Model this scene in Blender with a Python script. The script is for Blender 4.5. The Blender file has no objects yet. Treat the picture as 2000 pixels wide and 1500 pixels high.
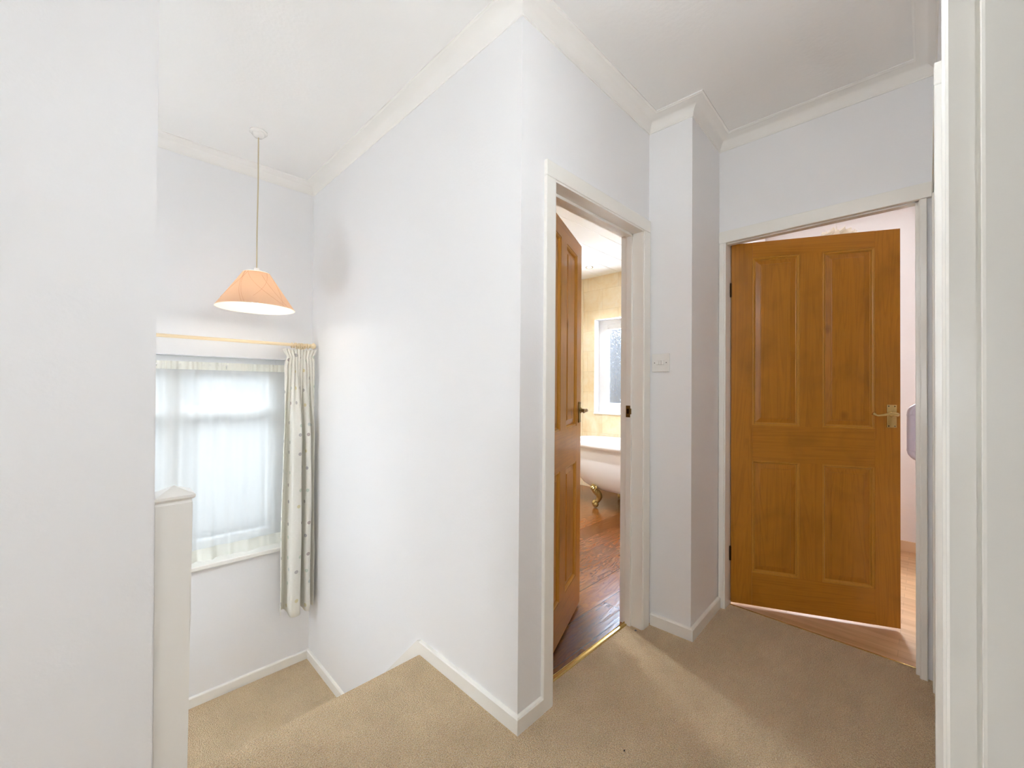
import bpy, bmesh, math, random
from mathutils import Vector, Matrix
random.seed(4)
C = bpy.context.scene.collection
PI = math.pi

# ------------------------------------------------------------------ materials
def srgb(r, g, b):
    f = lambda c: (c/255)/12.92 if c/255 <= .04045 else ((c/255+.055)/1.055)**2.4
    return (f(r), f(g), f(b), 1)

class NT:
    def __init__(s, name):
        s.m = bpy.data.materials.new(name); s.m.use_nodes = True
        s.t = s.m.node_tree; s.t.nodes.clear()
        s.out = s.n('ShaderNodeOutputMaterial')
    def n(s, typ, ins=None, **kw):
        x = s.t.nodes.new(typ)
        for k, v in kw.items(): setattr(x, k, v)
        for k, v in (ins or {}).items():
            if isinstance(v, bpy.types.NodeSocket): s.t.links.new(v, x.inputs[k])
            else: x.inputs[k].default_value = v
        return x
    def coord(s, scale=(1, 1, 1), rot=(0, 0, 0), loc=(0, 0, 0), which='Object'):
        tc = s.n('ShaderNodeTexCoord')
        return s.n('ShaderNodeMapping', {'Vector': tc.outputs[which], 'Scale': scale, 'Rotation': rot, 'Location': loc}).outputs[0]
    def noise(s, vec, scale, detail=4, rough=.5, dist=0):
        return s.n('ShaderNodeTexNoise', {'Vector': vec, 'Scale': scale, 'Detail': detail, 'Roughness': rough, 'Distortion': dist}).outputs['Fac']
    def ramp(s, fac, stops):
        r = s.n('ShaderNodeValToRGB', {'Fac': fac}); e = r.color_ramp.elements
        e[0].position, e[0].color = stops[0]; e[1].position, e[1].color = stops[-1]
        for p, c in stops[1:-1]:
            q = e.new(p); q.color = c
        return r.outputs['Color']
    def bump(s, h, strength=.3, dist=.01, normal=None):
        d = {'Height': h, 'Strength': strength, 'Distance': dist}
        if normal is not None: d['Normal'] = normal
        return s.n('ShaderNodeBump', d).outputs[0]
    def mix(s, f, a, b, mode='MIX'):
        x = s.n('ShaderNodeMix', data_type='RGBA', blend_type=mode)
        for i, v in ((0, f), (6, a), (7, b)):
            if isinstance(v, bpy.types.NodeSocket): s.t.links.new(v, x.inputs[i])
            else: x.inputs[i].default_value = v
        return x.outputs[2]
    def math(s, op, a, b=0.0, c=0.0):
        return s.n('ShaderNodeMath', {0: a, 1: b, 2: c}, operation=op).outputs[0]
    def bsdf(s, **k):
        b = s.n('ShaderNodeBsdfPrincipled', {kk.replace('_', ' '): v for kk, v in k.items()})
        s.t.links.new(b.outputs[0], s.out.inputs[0]); return b
    def surf(s, sh): s.t.links.new(sh, s.out.inputs[0])

def paint(name, col, rough=.6, bump=.04, scale=140, var=.02, spec=.4):
    m = NT(name); v = m.coord()
    n = m.noise(v, scale, 5); big = m.noise(v, 1.3, 3)
    c2 = tuple(max(0, c*(1-var*2)) for c in col[:3])+(1,)
    m.bsdf(Base_Color=m.mix(big, c2, col), Roughness=rough, Specular_IOR_Level=spec, Normal=m.bump(n, bump, .004))
    return m.m

WALL = paint('wall_paint', srgb(241, 240, 240), .62, .12, 90)
CEIL = paint('ceiling_paint', srgb(245, 243, 240), .8, .25, 60)
COVE = paint('cornice_paint', srgb(244, 241, 236), .6, .03, 60)
GLOSS = paint('gloss_woodwork', srgb(245, 242, 235), .22, .05, 25, .02, .5)
NEWELM = paint('newel_paint', srgb(242, 239, 233), .3, .05, 25)
PINKW = paint('box_room_wall', srgb(236, 230, 227), .8, .5, 22)
PLASTIC = paint('white_plastic', srgb(240, 237, 232), .25, 0, 10, 0)
UPVC = paint('upvc', srgb(240, 240, 240), .2, 0, 10, 0)
LAV = paint('grab_rail_plastic', srgb(226, 214, 226), .3, 0, 10, 0)
ENAMEL = paint('enamel', srgb(243, 242, 242), .08, 0, 10, 0, .6)

def carpet():
    m = NT('carpet'); v = m.coord()
    vo = m.n('ShaderNodeTexVoronoi', {'Vector': v, 'Scale': 200.0, 'Randomness': 1.0})
    n1 = m.noise(v, 250, 5, .75); n2 = m.noise(v, 5, 4); n3 = m.noise(v, 110, 3, .6)
    c = m.ramp(n1, [(.33, srgb(182, 150, 104)), (.5, srgb(246, 212, 164)), (.64, srgb(255, 246, 218))])
    c = m.mix(m.math('MULTIPLY', n2, .55), c, srgb(190, 162, 122))
    h = m.math('ADD', m.math('MULTIPLY', vo.outputs['Distance'], -1.0), m.math('MULTIPLY', n3, .8))
    m.bsdf(Base_Color=c, Roughness=1.0, Specular_IOR_Level=.08, Sheen_Weight=.25, Sheen_Roughness=.5, Normal=m.bump(h, 1.0, .009))
    return m.m
CARPET = carpet()

def pine(name, horiz, lift=0):
    m = NT(name)
    sc = (.8, 9, 15) if horiz else (15, 9, .8)
    v = m.coord(sc)
    off = m.n('ShaderNodeObjectInfo').outputs['Random']
    v = m.n('ShaderNodeVectorMath', {0: v, 1: m.n('ShaderNodeCombineXYZ', {0: m.math('MULTIPLY', off, 37.0), 1: m.math('MULTIPLY', off, 11.0), 2: m.math('MULTIPLY', off, 23.0)}).outputs[0]}, operation='ADD').outputs[0]
    broad = m.noise(v, .55, 3, .5, 1.6)
    # contour lines of a slow noise give the cathedral figure of flat sawn pine
    lines = m.math('FRACT', m.math('MULTIPLY', broad, 10.0))
    fine = m.noise(v, 5, 4, .6, .3)
    c = m.ramp(lines, [(0, srgb(162, 102, 27)), (.3, srgb(180, 116, 33)), (.8, srgb(174, 112, 31)), (1, srgb(160, 100, 26))])
    c = m.mix(m.math('MULTIPLY', fine, .55), c, srgb(196, 132, 44))
    blot = m.noise(m.coord((1.6, 1.6, 1.1)), 3.2, 3, .55, .5)
    c = m.mix(m.ramp(blot, [(.28, (.55, .55, .55, 1)), (.5, (0, 0, 0, 1))]), c, srgb(142, 92, 22))
    kn = m.n('ShaderNodeTexVoronoi', {'Vector': m.coord((2.3, 1, 1.5) if not horiz else (1.2, 1, 2.4), loc=(.3, 0, .15)), 'Scale': 1.6})
    c = m.mix(m.ramp(kn.outputs['Distance'], [(.0, (.8, .8, .8, 1)), (.09, (0, 0, 0, 1))]), c, srgb(84, 46, 10))
    if lift: c = m.mix(lift, c, srgb(214, 160, 66))
    m.bsdf(Base_Color=c, Roughness=.3, Specular_IOR_Level=.35, Normal=m.bump(fine, .05, .002))
    return m.m
PINE_V = pine('stained_pine_upright', False); PINE_H = pine('stained_pine_crosswise', True); PINE_M = pine('stained_pine_moulding', False, .35)

def metal(name, col, rough=.25, bump=0):
    m = NT(name); n = m.noise(m.coord(), 60, 3)
    m.bsdf(Base_Color=m.mix(n, tuple(c*.75 for c in col[:3])+(1,), col), Metallic=1.0, Roughness=rough, Normal=m.bump(n, bump, .003))
    return m.m
BRASS = metal('brass', srgb(226, 200, 130), .2)
OLDBRASS = metal('aged_brass', srgb(150, 128, 84), .3)
GOLD = metal('antique_gold', srgb(200, 178, 118), .34, .9)
DARKM = metal('dark_screw', srgb(70, 55, 38), .5)
HINGE = metal('hinge_bronze', srgb(80, 60, 40), .45)
CHROME = metal('chrome', srgb(200, 198, 195), .12)

def bath_floor():
    m = NT('dark_laminate')
    v = m.coord(loc=(.30, -.01, 0))
    br = m.n('ShaderNodeTexBrick', {'Vector': v, 'Scale': 1.0, 'Mortar Size': .0022, 'Mortar Smooth': .1, 'Brick Width': 1.18, 'Row Height': .1625,
        'Color1': (1, 1, 1, 1), 'Color2': (.35, .35, .35, 1), 'Mortar': (0, 0, 0, 1)})
    br.offset = .37
    g = m.coord((1.6, 9, 9)); a = m.noise(g, 1.4, 4, .55, 2.0)
    rings = m.math('FRACT', m.math('MULTIPLY', a, 6.0)); fine = m.noise(g, 9, 5, .7)
    c = m.ramp(rings, [(0, srgb(112, 62, 24)), (.5, srgb(150, 90, 36)), (1, srgb(124, 70, 28))])
    c = m.mix(m.math('MULTIPLY', fine, .6), c, srgb(84, 46, 22))
    c = m.mix(.6, c, br.outputs['Color'], 'MULTIPLY')
    c = m.mix(br.outputs['Fac'], c, srgb(34, 20, 14))
    h = m.math('SUBTRACT', m.math('ADD', m.math('MULTIPLY', rings, .35), m.math('MULTIPLY', fine, .4)), m.math('MULTIPLY', br.outputs['Fac'], 1.4))
    m.bsdf(Base_Color=c, Roughness=.2, Specular_IOR_Level=.75, Normal=m.bump(h, .22, .003))
    return m.m
def light_floor():
    m = NT('light_oak_laminate')
    v = m.coord(rot=(0, 0, PI/2), loc=(.1, .02, 0))
    br = m.n('ShaderNodeTexBrick', {'Vector': v, 'Scale': 1.0, 'Mortar Size': .001, 'Brick Width': .9, 'Row Height': .064,
        'Color1': (1, 1, 1, 1), 'Color2': (.8, .78, .76, 1), 'Mortar': (.55, .5, .45, 1)})
    g = m.coord((14, 1.4, 9)); a = m.noise(g, 1.6, 4, .55, .6); fine = m.noise(g, 8, 4, .6)
    c = m.ramp(a, [(.25, srgb(196, 152, 108)), (.6, srgb(222, 184, 140)), (.8, srgb(232, 198, 158))])
    c = m.mix(m.math('MULTIPLY', fine, .3), c, srgb(186, 140, 98)); c = m.mix(.7, c, br.outputs['Color'], 'MULTIPLY')
    m.bsdf(Base_Color=c, Roughness=.35, Normal=m.bump(fine, .04, .002))
    return m.m
def stone_tile(rot, loc):
    m = NT('cream_stone_tile')
    v = m.coord(rot=rot, loc=loc)
    br = m.n('ShaderNodeTexBrick', {'Vector': v, 'Scale': 1.0, 'Mortar Size': .0018, 'Mortar Smooth': .2, 'Brick Width': .43, 'Row Height': .25,
        'Color1': (1, 1, 1, 1), 'Color2': (.93, .92, .9, 1), 'Mortar': (.76, .72, .64, 1)})
    n = m.noise(m.coord(), 7, 6, .6, .4)
    c = m.ramp(n, [(.3, srgb(238, 215, 172)), (.55, srgb(246, 231, 200)), (.75, srgb(250, 241, 222))])
    c = m.mix(1.0, c, br.outputs['Color'], 'MULTIPLY')
    m.bsdf(Base_Color=c, Roughness=.3, Normal=m.bump(m.math('MULTIPLY', br.outputs['Fac'], -1.0), .3, .003))
    return m.m
BFLOOR = bath_floor(); LFLOOR = light_floor()
TILE_X = stone_tile((0, -PI/2, -PI/2), (0, -.17, 0)) ; TILE_Y = stone_tile((PI/2, 0, 0), (0, 0, 0))

def fabric(name, col, trans=.3, rough=.9, bumpy=.15):
    m = NT(name); n = m.noise(m.coord(), 500, 3)
    d = m.n('ShaderNodeBsdfPrincipled', {'Base Color': col, 'Roughness': rough, 'Specular IOR Level': .1, 'Normal': m.bump(n, bumpy, .002)})
    t = m.n('ShaderNodeBsdfTranslucent', {'Color': col})
    m.surf(m.n('ShaderNodeMixShader', {0: trans, 1: d.outputs[0], 2: t.outputs[0]}).outputs[0]); return m.m
def dotted():
    m = NT('spotted_cotton')
    tc = m.n('ShaderNodeTexCoord'); uv = tc.outputs['UV']
    vo = m.n('ShaderNodeTexVoronoi', {'Vector': uv, 'Scale': 9.5, 'Randomness': .5}, voronoi_dimensions='2D')
    mask = m.ramp(vo.outputs['Distance'], [(.092, (1, 1, 1, 1)), (.11, (0, 0, 0, 1))])
    ring = m.ramp(vo.outputs['Distance'], [(.05, (.75, .75, .75, 1)), (.1, (1, 1, 1, 1))])
    sep = m.n('ShaderNodeSeparateColor', {0: vo.outputs['Color']})
    r = m.n('ShaderNodeValToRGB', {'Fac': sep.outputs[0]}); r.color_ramp.interpolation = 'CONSTANT'
    e = r.color_ramp.elements; cols = [srgb(160, 152, 156), srgb(222, 208, 140), srgb(142, 134, 142), srgb(186, 204, 186), srgb(140, 108, 108), srgb(190, 204, 202)]
    e[0].color = cols[0]; e[1].position = .17; e[1].color = cols[1]
    for i in range(2, 6): q = e.new(i*.17); q.color = cols[i]
    base = m.mix(m.noise(uv, 90, 3), srgb(242, 239, 230), srgb(249, 247, 240))
    c = m.mix(m.math('MULTIPLY', m.math('MULTIPLY', mask, ring), .7), base, r.outputs['Color'])
    n = m.noise(uv, 700, 2)
    d = m.n('ShaderNodeBsdfPrincipled', {'Base Color': c, 'Roughness': .85, 'Specular IOR Level': .1, 'Normal': m.bump(n, .1, .002)})
    t = m.n('ShaderNodeBsdfTranslucent', {'Color': c})
    m.surf(m.n('ShaderNodeMixShader', {0: .22, 1: d.outputs[0], 2: t.outputs[0]}).outputs[0]); return m.m
DOTS = dotted()
def net():
    m = NT('net_voile')
    tr = m.n('ShaderNodeBsdfTransparent', {'Color': (1, 1, 1, 1)})
    d = m.n('ShaderNodeBsdfDiffuse', {'Color': srgb(226, 226, 222)}); t = m.n('ShaderNodeBsdfTranslucent', {'Color': srgb(222, 222, 220)})
    dt = m.n('ShaderNodeMixShader', {0: .55, 1: d.outputs[0], 2: t.outputs[0]})
    lw = m.n('ShaderNodeLayerWeight', {'Blend': .35})
    f = m.math('ADD', m.math('MULTIPLY', lw.outputs['Facing'], .2), .78)
    m.surf(m.n('ShaderNodeMixShader', {0: f, 1: tr.outputs[0], 2: dt.outputs[0]}).outputs[0]); return m.m
NET = net()
NETHEM = fabric('net_hem', srgb(240, 239, 230), .3)
SHADE = fabric('peach_linen_shade', srgb(238, 202, 172), .30)
SHADEIN = fabric('shade_lining', srgb(250, 246, 236), .35)
THREAD = fabric('shade_thread', srgb(216, 160, 122), .25)
PETAL = fabric('petal_white', srgb(248, 240, 226), .35)
WOODC = paint('cream_wood', srgb(240, 220, 184), .4, .05, 20)

def emit(name, col, s):
    m = NT(name); m.surf(m.n('ShaderNodeEmission', {'Color': col, 'Strength': s}).outputs[0]); return m.m
BULB = emit('lit_bulb', (1, .92, .78, 1), 3.5)
LENS = emit('lit_lens', (1, .93, .8, 1), 9)

def pane(name, textured):
    m = NT(name)
    tr = m.n('ShaderNodeBsdfTransparent', {'Color': (.95, .97, .98, 1)})
    if textured:
        v = m.coord((1, 1, 1))
        vo = m.n('ShaderNodeTexVoronoi', {'Vector': m.n('ShaderNodeVectorMath', {0: v, 1: m.n('ShaderNodeVectorMath', {0: m.n('ShaderNodeTexNoise', {'Vector': v, 'Scale': 26.0}).outputs['Color'], 1: (.05, .05, .05)}, operation='MULTIPLY').outputs[0]}, operation='ADD').outputs[0], 'Scale': 26.0}, feature='DISTANCE_TO_EDGE')
        h = m.math('SMOOTH_MIN', vo.outputs['Distance'], .12, .1)
        g = m.n('ShaderNodeBsdfRefraction', {'Color': (.9, .94, 1, 1), 'Roughness': .12, 'IOR': 1.25, 'Normal': m.bump(h, 1.0, .02)})
        s2 = m.n('ShaderNodeMixShader', {0: .72, 1: tr.outputs[0], 2: g.outputs[0]})
        gl = m.n('ShaderNodeBsdfGlossy', {'Color': (1, 1, 1, 1), 'Roughness': .1, 'Normal': m.bump(h, 1.0, .02)})
        m.surf(m.n('ShaderNodeMixShader', {0: .08, 1: s2.outputs[0], 2: gl.outputs[0]}).outputs[0])
    else:
        gl = m.n('ShaderNodeBsdfGlossy', {'Color': (1, 1, 1, 1), 'Roughness': .03})
        m.surf(m.n('ShaderNodeMixShader', {0: .06, 1: tr.outputs[0], 2: gl.outputs[0]}).outputs[0])
    return m.m
GLASS = pane('clear_glass', False); OBSC = pane('leaf_pattern_glass', True)

# ------------------------------------------------------------------ mesh helpers
def obj(name, bm, mats, parent=None, smooth=False, loc=None, rz=0):
    me = bpy.data.meshes.new(name); bmesh.ops.recalc_face_normals(bm, faces=bm.faces); bm.to_mesh(me); bm.free()
    for m in (mats if isinstance(mats, (list, tuple)) else [mats]): me.materials.append(m)
    o = bpy.data.objects.new(name, me); C.objects.link(o)
    if smooth:
        for p in me.polygons: p.use_smooth = True
        me.set_sharp_from_angle(angle=math.radians(38))
    if parent: o.parent = parent
    if loc: o.location = loc
    o.rotation_euler.z = rz
    return o
def tag(o, label, cat, group=None, kind=None):
    o['label'] = label; o['category'] = cat
    if group: o['group'] = group
    if kind: o['kind'] = kind
    return o
def struct(o, label, cat): return tag(o, label, cat, kind='structure')
def empty(name, loc=(0, 0, 0), rz=0):
    o = bpy.data.objects.new(name, None); C.objects.link(o); o.location = loc; o.rotation_euler.z = rz; o.empty_display_size = .1; return o
def box(bm, x0, x1, y0, y1, z0, z1, bev=0, mi=0):
    vs = [bm.verts.new((x, y, z)) for x in (x0, x1) for y in (y0, y1) for z in (z0, z1)]
    fs = [bm.faces.new([vs[i] for i in f]) for f in ((0, 1, 3, 2), (4, 6, 7, 5), (0, 4, 5, 1), (2, 3, 7, 6), (0, 2, 6, 4), (1, 5, 7, 3))]
    for f in fs: f.material_index = mi
    if bev:
        es = list({e for f in fs for e in f.edges})
        bmesh.ops.bevel(bm, geom=es, offset=bev, segments=2, affect='EDGES', profile=.6)
    return bm
def prism(bm, pts, z0, z1, bev=0):
    a = [bm.verts.new((x, y, z0)) for x, y in pts]; b = [bm.verts.new((x, y, z1)) for x, y in pts]
    n = len(pts); fs = [bm.faces.new(a[::-1]), bm.faces.new(b)]
    for i in range(n): fs.append(bm.faces.new((a[i], a[(i+1) % n], b[(i+1) % n], b[i])))
    if bev: bmesh.ops.bevel(bm, geom=list({e for f in fs for e in f.edges}), offset=bev, segments=2, affect='EDGES')
    return bm
def lathe(bm, prof, seg=32, c=(0, 0), axis='z', cap=False, mi=0):
    rings = []
    for r, z in prof:
        rg = []
        for i in range(seg):
            a = 2*PI*i/seg; u, v = r*math.cos(a), r*math.sin(a)
            co = (c[0]+u, c[1]+v, z) if axis == 'z' else (z, c[0]+u, c[1]+v) if axis == 'x' else (c[0]+u, z, c[1]+v)
            rg.append(bm.verts.new(co))
        rings.append(rg)
    for a, b in zip(rings, rings[1:]):
        for i in range(seg):
            f = bm.faces.new((a[i], a[(i+1) % seg], b[(i+1) % seg], b[i])); f.material_index = mi
    if cap:
        for rg in (rings[0], rings[-1]):
            bm.faces.new(rg).material_index = mi
    return bm
def tube(bm, pts, rad, seg=12, cap=True, flat=1.0, mi=0):
    pts = [Vector(p) for p in pts]; n = len(pts)
    rs = rad if isinstance(rad, (list, tuple)) else [rad]*n
    rings = []; up = None
    for i, p in enumerate(pts):
        t = (pts[min(i+1, n-1)]-pts[max(i-1, 0)]).normalized()
        if up is None:
            up = Vector((0, 0, 1)) if abs(t.z) < .9 else Vector((1, 0, 0))
        s = t.cross(up).normalized(); up = s.cross(t).normalized()
        rings.append([bm.verts.new(p+(s*math.cos(2*PI*k/seg)+up*flat*math.sin(2*PI*k/seg))*rs[i]) for k in range(seg)])
    for a, b in zip(rings, rings[1:]):
        for k in range(seg):
            bm.faces.new((a[k], a[(k+1) % seg], b[(k+1) % seg], b[k])).material_index = mi
    if cap:
        bm.faces.new(rings[0][::-1]).material_index = mi; bm.faces.new(rings[-1]).material_index = mi
    return bm
def spline(P, n=8):
    P = [Vector(p) for p in P]; out = []
    for i in range(len(P)-1):
        a, b, c, d = P[max(i-1, 0)], P[i], P[i+1], P[min(i+2, len(P)-1)]
        for k in range(n):
            t = k/n; out.append(.5*((2*b)+(c-a)*t+(2*a-5*b+4*c-d)*t*t+(-a+3*b-3*c+d)*t**3))
    out.append(P[-1]); return out
def ball(bm, c, r, sc=(1, 1, 1), seg=16):
    bmesh.ops.create_uvsphere(bm, u_segments=seg, v_segments=seg//2+2, radius=r, matrix=Matrix.Translation(c) @ Matrix.Diagonal((*sc, 1)))
    return bm
def offset_path(pts, d, closed):
    """offset a polyline to its left by d with mitred corners"""
    n = len(pts); out = []
    for i in range(n):
        p = Vector(pts[i])
        a = Vector(pts[i-1]) if (i > 0 or closed) else None; b = Vector(pts[(i+1) % n]) if (i < n-1 or closed) else None
        nn = []
        for u, v in ((a, p), (p, b)):
            if u is None or v is None: continue
            t = (v-u).normalized(); nn.append(Vector((-t.y, t.x)))
        if len(nn) == 1: out.append(p+nn[0]*d)
        else:
            m = (nn[0]+nn[1]); m = m/(m.length_squared)*2; out.append(p+m*d)
    return out
def sweep(bm, pts, prof, closed=False):
    """prof = [(offset to the left, z)], swept along pts with mitres"""
    rings = []
    cols = [offset_path(pts, d, closed) for d, z in prof]
    n = len(pts)
    for i in range(n): rings.append([bm.verts.new((cols[k][i].x, cols[k][i].y, prof[k][1])) for k in range(len(prof))])
    for i in range(n if closed else n-1):
        a, b = rings[i], rings[(i+1) % n]
        for k in range(len(prof)-1): bm.faces.new((a[k], b[k], b[k+1], a[k+1]))
        bm.faces.new((a[-1], b[-1], b[0], a[0]))
    if not closed: bm.faces.new(rings[0]); bm.faces.new(rings[-1][::-1])
    return bm
def new(): return bmesh.new()

# ------------------------------------------------------------------ plan (metres, landing carpet = 0)
C1 = (1.0664, 1.0242); C2 = (1.0730, 3.0429); C3 = (2.0402, 1.0312); C4 = (2.0488, .8126); C5 = (2.4749, .8298); C6 = (2.4848, -.029)
ZC = 2.604; ZB = 2.585; XE = 4.35; XH = -1.8
YL0, YL1 = 1.585, 1.685   # left wall
YW = 3.043                # window wall

# ---- walls
bm = new(); prism(bm, [C1, C2, (1.175, 3.043), (1.17, 1.14)], -2.3, ZC); box(bm, 1.0664, 1.17, 1.0242, 1.14, -.02, ZC) if False else None
wall_stair = struct(obj('wall_stair', bm, WALL), 'long white wall running from the landing corner down the stairwell to the curtain', 'wall')
YB1 = 1.14
ax0, ax1 = 1.235, 1.968   # rough opening of bathroom door
def yb(x): return C1[1]+(C3[1]-C1[1])*(x-C1[0])/(C3[0]-C1[0])
bm = new()
prism(bm, [(1.17, YB1), C1, (ax0, yb(ax0)), (ax0, YB1)], -.02, ZC)
prism(bm, [(ax1, YB1), (ax1, yb(ax1)), C3, (2.0402, YB1)], -.02, ZC)
prism(bm, [(ax0, YB1), (ax0, yb(ax0)), (ax1, yb(ax1)), (ax1, YB1)], 2.035, ZC)
struct(obj('wall_bathroom_side', bm, WALL), 'white wall around and above the bathroom doorway', 'wall')
bm = new(); prism(bm, [C3, C4, C5, (2.565, .8298), (2.565, YB1), (2.0402, YB1)], -.02, ZC)
struct(obj('wall_boxing', bm, WALL), 'white boxed-out wall corner between the two doorways, carrying the light switch', 'wall')
bx0, bx1 = .802, .012     # rough opening of box room door
def xb(y): return C5[0]+(C6[0]-C5[0])*(C5[1]-y)/(C5[1]-C6[1])
bm = new()
prism(bm, [C5, (xb(bx0), bx0), (2.565, bx0), (2.565, C5[1])], -.02, ZC)
prism(bm, [(xb(bx1), bx1), (xb(-.13), -.13), (2.565, -.13), (2.565, bx1)], -.02, ZC)
prism(bm, [(xb(bx0), bx0), (xb(bx1), bx1), (2.565, bx1), (2.565, bx0)], 2.045, ZC)
struct(obj('wall_box_room_side', bm, WALL), 'pale wall above the stained pine door', 'wall')
YR = -.029
bm = new()
for x0, x1, z0 in ((XH, -.180, -.02), (.618, 1.60, -.02), (2.40, 2.486, -.02), (-.180, .618, 2.045), (1.60, 2.40, 2.045)): box(bm, x0, x1, -.13, YR, z0, ZC)
struct(obj('wall_right', bm, WALL), 'white wall seen edge-on at the right beside the door frames', 'wall')
bm = new()
a = [(XH, YL0), (.146, YL0), (.146, YL1), (XH, YL1)]; b = [(XH, YL0), (.1192, YL0), (.1192, YL1), (XH, YL1)]
va = [bm.verts.new((x, y, -2.3)) for x, y in a[:1]]+[bm.verts.new((x+.0, y, -2.3)) for x, y in a[1:]]
vb = [bm.verts.new((x, y, ZC)) for x, y in b]
bm.faces.new(va[::-1]); bm.faces.new(vb)
for i in range(4): bm.faces.new((va[i], va[(i+1) % 4], vb[(i+1) % 4], vb[i]))
bmesh.ops.bevel(bm, geom=[e for e in bm.edges if abs(e.verts[0].co.z-e.verts[1].co.z) > 1 and e.verts[0].co.x > 0], offset=.003, segments=2, affect='EDGES')
struct(obj('wall_left', bm, WALL), 'broad plain white wall filling the left side, ending at the newel post', 'wall')
wx0, wx1, wz0, wz1 = -.27, .929, .14, 1.387       # stair window opening
XS = -1.3
bm = new()
for x0, x1, z0, z1 in ((XS, wx0, -2.3, ZC), (wx1, 1.2, -2.3, ZC), (wx0, wx1, -2.3, wz0), (wx0, wx1, wz1, ZC)): box(bm, x0, x1, YW, YW+.26, z0, z1)
struct(obj('wall_window', bm, WALL), 'white outside wall with the netted window at the turn of the stairs', 'wall')
bm = new(); box(bm, XS-.1, XS, YL1, YW+.26, -2.3, ZC); struct(obj('wall_stair_end', bm, WALL), 'plain wall at the foot of the lower stair flight', 'wall')
bm = new(); box(bm, XH-.1, XH, -.13, YL1, -.02, ZC); struct(obj('wall_landing_end', bm, WALL), 'plain wall at the far left end of the landing', 'wall')
# bathroom
BX0, BY1 = 1.175, 3.30
bz = (1.95, 2.908, .90, 2.055)  # bathroom window in x = XE
bm = new()
for y0, y1, z0, z1 in ((1.085, bz[0], -.1, ZC), (bz[1], BY1+.1, -.1, ZC), (bz[0], bz[1], -.1, bz[2]), (bz[0], bz[1], bz[3], ZC)): box(bm, XE, XE+.25, y0, y1, z0, z1)
struct(obj('wall_bathroom_window', bm, TILE_X), 'cream stone-tiled bathroom wall around the frosted window', 'wall')
bm = new(); box(bm, BX0, XE, BY1, BY1+.1, -.1, ZC); struct(obj('wall_bathroom_end', bm, TILE_Y), 'cream tiled end wall of the bathroom', 'wall')
bm = new(); box(bm, 2.565, XE, 1.085, 1.14, -.1, ZC); struct(obj('wall_party', bm, TILE_Y), 'wall between bathroom and small bedroom', 'wall')
bm = new(); box(bm, 1.0735, 1.175, YW+.26, BY1+.1, -.1, ZC); struct(obj('wall_bathroom_return', bm, TILE_Y), 'short return wall of the bathroom', 'wall')
# box room
cz = (.28, .92, 1.0, 2.1)
bm = new()
for y0, y1, z0, z1 in ((-.13, cz[0], -.1, ZC), (cz[1], 1.085, -.1, ZC), (cz[0], cz[1], -.1, cz[2]), (cz[0], cz[1], cz[3], ZC)): box(bm, XE, XE+.25, y0, y1, z0, z1)
struct(obj('wall_box_room_window', bm, PINKW), 'pink-white textured wall seen through the gap beside the pine door', 'wall')
bm = new(); box(bm, 2.565, XE, -.13, YR, -.1, ZC); struct(obj('wall_box_room_right', bm, PINKW), 'wall of the small bedroom that carries the grab rail', 'wall')
bm = new(); box(bm, 2.5655, XE, 1.06, 1.085, -.1, ZC); struct(obj('wall_box_room_left', bm, PINKW), 'left wall of the small bedroom behind the pine door', 'wall')
# room behind the camera, daylight comes from its window
RX0, RX1, RY0 = -1.3, 2.4, -3.0
bm = new()
for x0, x1, z0, z1 in ((RX0, -.5, -.02, ZC), (1.5, RX1, -.02, ZC), (-.5, 1.5, -.02, .85), (-.5, 1.5, 2.2, ZC)): box(bm, x0, x1, RY0-.2, RY0, z0, z1)
struct(obj('wall_rear', bm, WALL), 'window wall of the room the photographer stands at', 'wall')
bm = new(); box(bm, RX0-.1, RX0, RY0-.2, -.13, -.02, ZC); struct(obj('wall_rear_left', bm, WALL), 'left wall of the room behind the camera', 'wall')
bm = new(); box(bm, RX1, RX1+.1, RY0-.2, -.13, -.02, ZC); struct(obj('wall_rear_right', bm, WALL), 'right wall of the room behind the camera', 'wall')

# ---- ceilings
bm = new(); box(bm, XH-.1, 2.57, RY0-.2, YL1, ZC, ZC+.1); box(bm, XS-.1, 1.175, YL1, YW+.26, ZC, ZC+.1); box(bm, 1.175, XE+.25, YL1, BY1+.1, ZC, ZC+.1); box(bm, 2.57, XE+.25, -.13, YL1, ZC, ZC+.1)
struct(obj('ceiling', bm, CEIL), 'white textured ceiling over landing and stairwell', 'ceiling')
bm = new(); y = 2.325-.2475*5; 
while y < BY1:
    box(bm, BX0, XE, max(y, YB1+.0)+.0018, min(y+.2475, BY1)-.0018, ZB, ZB+.012, .001); y += .2475
box(bm, BX0, XE, YB1, BY1, ZB+.006, ZC, mi=1)
struct(obj('ceiling_bathroom', bm, [paint('pvc_panel', srgb(240, 239, 236), .12, 0, 5, 0, .6), paint('panel_gap', srgb(150, 148, 142), .6)]), 'glossy white plastic-plank bathroom ceiling', 'ceiling')

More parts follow.
